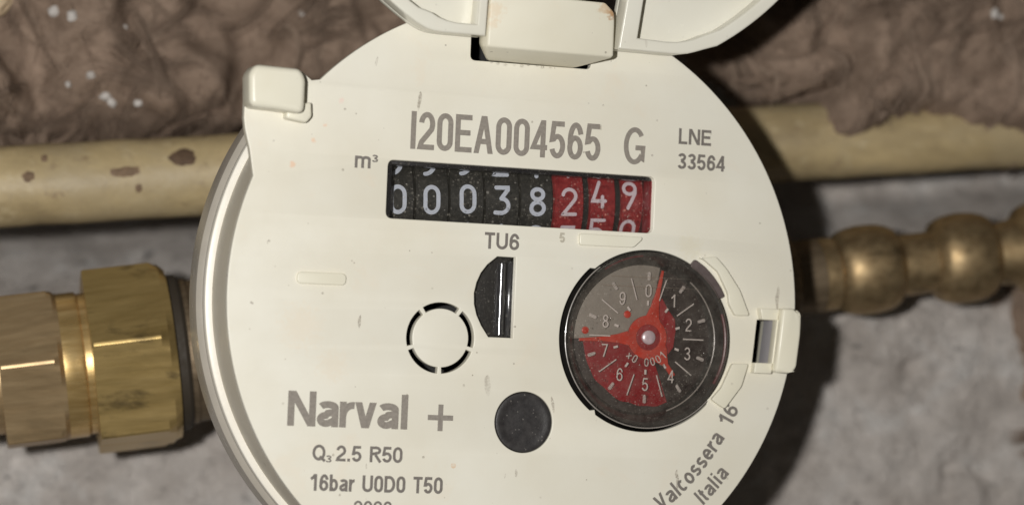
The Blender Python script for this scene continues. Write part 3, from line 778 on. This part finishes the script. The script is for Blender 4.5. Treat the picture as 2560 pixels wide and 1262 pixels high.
# ---- half-moon sight hole with its ribbed black insert
o_ = Vector((-3.6, .5, 0))
plate('sight_insert', [((x + 3.6) * 1.04 - 3.6, (y - .5) * 1.03 + .5) for x, y in HM], [], -3.2, -2.2, .1, M['black'], wm)
def bar(name, x, y0, y1, z, r, mat, parent):
    lathe(name, (x, y0, z), (0, 1, 0), [(0, 0), (r * .8, 0), (r, .15), (r, y1 - y0 - .15), (r * .8, y1 - y0), (0, y1 - y0)], mat, parent, 24)
q = NT('polished_black'); q.base((.03, .03, .032)); q.set(Roughness=.16, Metallic=0.); q.b.inputs['Specular IOR Level'].default_value = 1.0
q.bump(q.noise(.9, 3), .05, .5); M['polish'] = q.m
bar('sight_rib', -2.25, -4.6, 5.2, -1.9, .62, M['polish'], wm)
bar('sight_rib', -1.1, -4.7, 5.4, -1.8, .42, M['polish'], wm)
plate('sight_cover', [((x + 3.6) * 1.02 - 3.6, (y - .5) * 1.01 + .5) for x, y in HM], [], -.95, -.6, .05, M['glass'], wm)

# ---- black plug
q = NT('plug_rubber'); q.base(q.mix(q.specks(2.2, .30, .45), q.mix(q.ramp(q.noise(.7, 5, .7), .35, .7), (.022, .020, .020), (.050, .046, .044)), (.12, .11, .10))); q.set(Roughness=.42); q.bump(q.noise(1.5, 5, .7), .06, .6); M['plug'] = q.m
lathe('plug', (PC[0], PC[1], 0), (0, 0, 1), [(4.0, -2), (4.0, -.2), (3.9, -.02), (3.7, .03), (3.3, .02), (3.0, -.06), (2.4, -.10), (1.2, -.06), (0, -.04)], M['plug'], wm, 72)

# ---- dial: bezel, coloured disc, star pointer, printed scale, lens
dx, dy = DC
lathe('dial_bezel', (dx, dy, 0), (0, 0, 1), [(12.6, -4), (12.0, -1.2), (11.9, .35), (11.6, .6), (11.2, .5), (10.6, -.4), (10.1, -1.3), (10.0, -2.4)], M['black'], wm, 120)
M['dial_black'] = mat_plain('warm_black_plastic', (.026, .018, .016), .38, 0, .4, 1.0)
plate('dial_disc', circ(dx, dy, 10.6, 96), [], -3.0, -2.2, .05, M['dial_black'], wm)
DP = (dx + .75, dy + .28)                                # pointer centre
def sector(name, a0, a1, r0, r1, z0, z1, mat, wob=0):
    n = 40; out = []
    for i in range(n + 1):
        a = a0 + (a1 - a0) * i / n; r = r1 * (1 + wob * mnoise.noise(Vector((a * .08, 2.2, 0)))); out.append((DP[0] + r * math.cos(math.radians(a)), DP[1] + r * math.sin(math.radians(a))))
    for i in range(n + 1):
        a = a1 + (a0 - a1) * i / n; out.append((DP[0] + r0 * math.cos(math.radians(a)), DP[1] + r0 * math.sin(math.radians(a))))
    return plate(name, [p if math.hypot(p[0] - dx, p[1] - dy) < 10.1 else (dx + (p[0] - dx) * 10.1 / math.hypot(p[0] - dx, p[1] - dy), dy + (p[1] - dy) * 10.1 / math.hypot(p[0] - dx, p[1] - dy)) for p in out], [], z0, z1, 0.03, mat, wm)
sector('grey_sector', 80, 183, 1.0, 11.2, -2.15, -1.9, M['grey_sector'])
sector('red_sector', 183, 291, 1.0, 9.3, -2.15, -1.95, M['red_dark'], .035)
hubp = [(.6, 5.2), (2.0, 5.4), (3.0, 3.8), (4.0, 2.6), (4.15, 1.0), (3.9, -1.2), (3.0, -2.4), (1.2, -2.8), (-.5, 0)]
plate('rotor_wing', [(DP[0] + a, DP[1] + b) for a, b in hubp], [], -2.1, -1.75, .08, M['maroon'], wm)
star = []
def arm(a, L, w0, tipw, bend=0):
    ca, sa = math.cos(math.radians(a)), math.sin(math.radians(a)); out = []
    for t, s_ in ((0, -1), (.22, -.62), (.5, -.34), (1, -tipw), (1, tipw), (.5, .34), (.22, .62), (0, 1)):
        r = 2.85 + (L - 2.85) * t; o2 = s_ * (w0 if abs(s_) > tipw else 1)
        out.append((DP[0] + r * ca - o2 * sa, DP[1] + r * sa + o2 * ca))
    return out
star = arm(79, 9.3, .95, .16) + circ(DP[0], DP[1], 3.0, 8, 108, 153, True) + arm(184, 10.0, 1.0, .2) + circ(DP[0], DP[1], 3.0, 8, 213, 277, True) + arm(-53, 6.4, 1.35, .35) + circ(DP[0], DP[1], 2.7, 8, -20, 50, True)
plate('star_pointer', star, [circ(DP[0], DP[1], 1.75, 32)], -1.65, -1.25, .08, M['red_ptr'], wm)
plate('pointer_hub', circ(DP[0], DP[1], 1.78, 32), [], -1.8, -1.45, .05, M['red_dark'], wm)
lathe('pointer_pin', (DP[0], DP[1], 0), (0, 0, 1), [(.95, -1.6), (.95, -1.15), (.8, -1.02), (.35, -.96), (0, -.98)], M['pin'], wm, 32)
for px_, py_ in ((-3.0, 3.0), (-9.0, .6)):
    lathe('red_stud', (DP[0] + px_, DP[1] + py_, 0), (0, 0, 1), [(.5, -1.9), (.5, -1.75), (.3, -1.68), (0, -1.66)], M['red_ptr'], wm, 24)
# printed scale
V, F = [], []
SC = (dx + .35, dy + .25); lay = 0
def add_path(pts, closed, st, z=-.92, rnd=False):
    global lay
    v, f = ribbon(pts, closed, st, rnd); b = len(V); lay += 1
    V.extend([(p.x, p.y, z + (lay % 5) * .006 + .0003 * i_) for i_, p in enumerate(v)]); F.extend([tuple(i + b for i in ff) for ff in f])
def pol(r, a): return (SC[0] + r * 1.0 * math.cos(math.radians(a)), SC[1] + r * math.sin(math.radians(a)))
for k in range(10):
    a = 90 - 36 * k
    add_path([pol(4.35, a), pol(5.0, a)], False, .30)
    add_path([pol(7.75, a), pol(8.9, a)], False, .12)
    for s_ in (-1.1, 1.1): add_path([pol(7.8, a + s_), pol(8.85, a + s_)], False, .08)
    add_path([pol(5.3, a - 18), pol(8.3, a - 18)], False, .15)
    w_, P = glyph(str(k), .92, .105); c_ = pol(6.35, a)
    for closed, path in P: add_path([(c_[0] + (x - w_/2) * 1.6, c_[1] + (y - .5) * 1.75) for x, y in path], closed, .10 * 1.7)
from_py('dial_scale', V, F, M['white_scale'], wm)
V, F = [], []
for i, ch in enumerate('x0.0001'):
    a = math.radians(226 + 15.2 * i); c_ = (SC[0] + 3.35 * math.cos(a), SC[1] + 3.35 * math.sin(a)); w_, P = glyph(ch, 1.0, .12); t = a + PI / 2
    for closed, path in P:
        pp = [((x - w_/2) * 1.0, (y - .5) * 1.12) for x, y in path]
        add_path([(c_[0] + x * math.cos(t) - y * math.sin(t), c_[1] + x * math.sin(t) + y * math.cos(t)) for x, y in pp], closed, .11 * 1.1)
from_py('dial_multiplier', V, F, M['white_scale'], wm)
q = NT('edge_highlight'); q.base((.26, .235, .21)); q.set(Roughness=q.ramp(q.noise(1.2, 4), .3, .7, .12, .45)); q.b.inputs['Specular IOR Level'].default_value = .9; M['edge_highlight'] = q.m  # lighter tone for the highlights drawn along the lens edge
def ring(name, r, z, t, mat, a0=0., a1=2 * PI):
    lathe(name, (dx, dy, 0), (0, 0, 1), [(r + t * math.cos(2 * PI * k / 8), z + t * math.sin(2 * PI * k / 8)) for k in range(8)], mat, wm, 120, a0, a1, True)
ring('rim_glint', 11.95, .62, .085, M['edge_highlight'], math.radians(128), math.radians(318))  # added arc drawing a bright highlight round the lens
ring('rim_glint', 11.35, .42, .22, M['maroon_reflection'], math.radians(-30), math.radians(20))  # maroon arcs here draw reddish reflections in the lens edge
ring('rim_glint', 11.3, .42, .16, M['maroon_reflection'], math.radians(96), math.radians(126))
ring('rim_glint', 10.15, -.55, .09, M['edge_highlight'], math.radians(-70), math.radians(52))
lens = lathe('dial_lens', (dx, dy, 0), (0, 0, 1), [(10.5, -.75), (11.3, -.1), (11.75, .55), (11.7, .95), (11.2, 1.12), (9.4, 1.15), (0, 1.15)], M['lens'], wm, 120)
for yy, zz in ((7.05, .95), (8.35, .7)):  # thin bars added to draw refraction lines across the lens
    hull('refraction_bar', [(dx + sx * math.sqrt(max(0, 10.6 ** 2 - yy ** 2)) * .92, dy + yy + sy * .05, zz - .04 + sz * .06) for sx in (-1, 1) for sy in (-1, 1) for sz in (0, 1)], 0, M['lens'], wm)

# ---- raised ribs and bosses on the face
arc1 = [(25.07, 7.18), (27.65, 7.43), (29.23, 5.89), (31.36, 3.04), (32.9, -.35), (30.77, -.44), (29.79, 1.13), (29.61, 2.51), (28.01, 5.39), (25.95, 6.9)]
arc2 = [(30.63, -6.98), (33.02, -6.9), (32.13, -10.02), (29.76, -13.19), (27.71, -11.97), (29.16, -10.33)]
plate('guard_rib', rounded(arc1, .35, 3), [], -.1, .75, .14, M['cream_tab'], wm, 3)
plate('guard_rib', rounded(arc2, .35, 3), [], -.1, .75, .14, M['cream_tab'], wm, 3)
plate('pointer_boss', rounded([(7.8, 9.58), (16.75, 9.55), (16.8, 9.2), (15.6, 8.05), (7.84, 7.98)], .4, 3), [], -.1, .55, .14, M['cream_tab'], wm, 3)
plate('raised_bar', rounded([(-30.9, 2.55), (-24.3, 2.6), (-24.3, 1.05), (-30.9, 1.0)], .74, 6), [], -.1, .42, .16, M['cream_tab'], wm, 3)
clip = [(dx + r * math.cos(math.radians(a)), dy + r * math.sin(math.radians(a))) for r, a in [(11.5, 61), (12.9, 60), (12.95, 52), (12.9, 44), (12.85, 36), (12.75, 29.5), (11.4, 30), (11.5, 45)]]
q = mat_plain('smoked_plastic', (.12, .095, .09), .3, 0, .3, 1.5)
plate('lens_clip', rounded(clip, .3, 3), [], -.4, .55, .2, q, wm, 3)

# ---- catch tab on the ear
tab = [(-39.28, 27.49), (-38.44, 28.66), (-32.54, 28.49), (-31.78, 27.29), (-31.78, 22.71), (-35.15, 23.04), (-39.03, 23.21)]
plate('catch_tab', rounded(tab, 1.0, 4), [], -.6, 4.0, .75, M['cream_tab'], wm, 4)
hull('catch_step', [(x, y, z) for x, y in ((-33.6, 23.6), (-33.7, 22.15), (-30.95, 21.75), (-30.25, 22.6), (-30.4, 24.5)) for z in (-.4, 1.9)], .3, M['cream_tab'], wm)

# ---- latch at the right rim
hull('latch', [(37.0, 0.8311, 2.6), (38.86, 0.8839, 2.8), (39.74, 0.129, 2.8), (39.7, -2.429, 2.9), (39.22, -7.253, 2.9), (38.54, -8.043, 2.8), (36.2, -7.908, 2.6),
               (37.3, 0.7342, -6), (39.54, 0.252, -6), (39.17, -7.196, -6), (36.6, -7.805, -6)], .38, M['cream_tab'], wm, 4)
for pts, zt in (([(34.2, .72), (37.05, .72), (36.85, -.83), (34.55, -.83)], 1.4), ([(33.75, -6.72), (36.25, -6.72), (36.2, -8.15), (33.6, -8.15)], 1.38), ([(36.74, -.7), (37.1, -.7), (36.5, -6.8), (36.18, -6.8)], 1.36)):
    hull('latch_frame', [(x, y, z) for x, y in pts for z in (-.2, zt)], .12, M['cream_tab'], wm)
hull('latch_wall', [(36.74 + .094 * (y + .85) + dx_, y, z) for dx_ in (0, .5) for y in (-.78, -6.82) for z in (-3.2, 1.0)], .04, M['wall_grey'], wm)

# ---- hinge block
hull('hinge_block', [(-7.836, 33.1, 5), (9.914, 32.98, 5), (9.882, 38.91, 5), (8.435, 40.23, 5), (-7.647, 40.47, 5), (-8.013, 33.38, 3.2), (10.08, 33.07, 3.2), (-6.217, 31.88, 0), (-5.715, 31.88, -1.2), (5.775, 31.75, -1.2), (6.371, 31.74, 0), (9.743, 33.35, .4), (9.543, 39.67, .4), (-7.427, 39.92, .4), (-7.533, 33.95, .4)], .32, M['cream_hinge'], wm, 4)
for i in range(9):                                      # beads of condensation along the foot of the hinge
    x = -5.4 + i * 1.05 + random.uniform(-.3, .3); r = random.uniform(.12, .24)
    lathe('droplet', (x, 31.62 + random.uniform(-.18, .08), 0), (0, 0, 1), [(r, -.01), (r * .85, r * .4), (r * .4, r * .7), (0, r * .75)], M['glass'], wm, 12)

# ---- open lid, lying back past the top of the meter
LC, LR = (3.54, 71.24), 41.3
out = [p for p in circ(*LC, LR, 200, -90, 270) if p[1] > 35.8]
aL = [p for p in out]
start = math.degrees(math.atan2(35.8 - LC[1], math.sqrt(LR**2 - (35.8 - LC[1])**2)))
arcp = circ(*LC, LR, 150, start, 180 - start, True)      # from right corner round the far side to the left corner
lid_out = arcp + [(-16.9, 35.42), (-16.1, 35.06), (-15.3, 34.85), (-14.4, 34.75), (-13, 34.72), (-8.08, 34.68), (-7.9, 44.68), (11.82, 44.35), (10.53, 34.39), (18.2, 34.29), (19.4, 34.32), (20.6, 34.49), (21.6, 34.78), (22.6, 35.12), (23.6, 35.45)]
inn = circ(*LC, LR - 1.75, 150, start + 2.1, 180 - start - 1.2, True)
lid_in = inn + [(-15.64, 37.22), (-14.7, 36.72), (-13.7, 36.38), (-12.3, 36.15), (-11, 36.12), (-9.35, 36.12), (-8.88, 46.04), (14.3, 45.63), (13.21, 36.04), (17.37, 35.86), (18.8, 35.93), (20.1, 36.15), (21.3, 36.5), (22.31, 36.95)]
TL = Matrix.Rotation(math.radians(2.5), 4, 'X')
def tilt_lid(o):
    for vv in o.data.vertices:
        p = vv.co / S; p = Vector((p.x, p.y - 34.5, p.z)); p = TL @ p; vv.co = Vector((p.x, p.y + 34.5, p.z + .1)) * S
    return o
lid = tilt_lid(plate('lid', lid_out, [], .4, 1.8, .3, M['lid'], wm, 3))
tilt_lid(plate('lid_rim', lid_out, [lid_in], 1.7, 5.0, .32, M['lid'], lid, 4))
lathe('hinge_pin', (-10, 42.5, 3.2), (1, 0, 0), [(0, 0), (1.5, 0), (1.5, 23), (0, 23)], M['cream_hinge'], wm, 32)

# ---- lettering on the face
P1, P2 = M['print'], M['print_dark']
text_line('serial_lettering', 'I20EA004565', -16.35, 19.42, 26.75, 5.0, .142, .06, P1, wm)
text_line('grade_lettering', 'G', 13.75, 19.3, 3.15, 5.05, .135, .07, P1, wm)
text_line('approval_lettering', 'LNE', 21.72, 22.5, 4.75, 2.15, .178, .09, P2, wm)
text_line('approval_lettering', '33564', 21.7, 19.12, 6.95, 2.15, .178, .075, P2, wm)
text_line('unit_lettering', 'm', -23.75, 16.48, 2.15, 2.15, .178, .05, P2, wm)
text_line('unit_lettering', '3', -21.45, 17.35, .85, .98, .2, .05, P2, wm)
text_line('model_lettering', 'TU6', -5.45, 6.85, 4.85, 2.2, .178, .09, P2, wm)
text_line('name_lettering', 'Narval', -31.3, -17.42, 16.4, 4.55, .20, .035, P1, wm)
text_line('name_lettering', '+', -12.3, -17.6, 3.5, 3.75, .185, .05, P1, wm)
text_line('rating_lettering', 'Q', -27.75, -21.8, 1.75, 2.08, .178, .08, P2, wm)
text_line('rating_lettering', '3', -25.95, -22.0, .82, .92, .19, .05, P2, wm)
text_line('rating_lettering', '2.5 R50', -24.55, -21.82, 9.0, 2.08, .178, .075, P2, wm)
text_line('rating_lettering', '16bar U0D0 T50', -27.85, -25.72, 18.0, 2.18, .178, .075, P2, wm)
text_line('year_lettering', '2020', -21.9, -28.85, 5.2, 2.0, .15, .075, P2, wm)
text_arc('address_lettering', 'i Valcossera 16', 34.75, -55.9, -22.2, 2.3, .175, .085, P2, wm, .62)
text_arc('address_lettering', 'n Italia', 38.05, -48.3, -35.3, 2.2, .175, .085, P2, wm, .62)
text_line('stray_mark', '5', 5.1, 8.2, .75, 1.35, .22, .05, M['print_faint'], wm)

def droplets(name, n, fpos, z, mat, seed):  # condensation beads, added so small glints show on the glass
    rnd = random.Random(seed); V, F = [], []
    for i in range(n):
        x, y = fpos(rnd); r = rnd.choice((.05, .06, .08, .08, .11, .16)) * rnd.uniform(.8, 1.2); b = len(V); k_ = 9
        for rr, h in ((1, 0), (.86, .32), (.5, .56)):
            V += [(x + r * rr * math.cos(2 * PI * k / k_), y + r * rr * math.sin(2 * PI * k / k_), z + r * h) for k in range(k_)]
        V.append((x, y, z + r * .62))
        for q_ in range(2):
            F += [(b + q_*k_ + k, b + q_*k_ + (k+1) % k_, b + (q_+1)*k_ + (k+1) % k_, b + (q_+1)*k_ + k) for k in range(k_)]
        F += [(b + 2*k_ + k, b + 2*k_ + (k+1) % k_, b + 3*k_) for k in range(k_)]
    o = from_py(name, V, F, mat, wm, 180); o['kind'] = 'stuff'
M['drop'] = mat_thin_glass('water_drop', (.93, .92, .90), .08, 0, 1, .14, 1.4)
droplets('condensation', 170, lambda q_: (q_.uniform(-18.8, 18.2), q_.triangular(10.4, 17.4, 11)), -.44, M['drop'], 5)
def on_lens(q_):
    a = q_.uniform(0, 2 * PI) if q_.random() < .4 else q_.gauss(-1.3, .8); r_ = 9.3 * math.sqrt(q_.uniform(.05, 1) if q_.random() < .4 else q_.uniform(.55, 1))
    return dx + r_ * math.cos(a), dy + r_ * math.sin(a)
droplets('condensation', 170, on_lens, 1.15, M['drop'], 9)
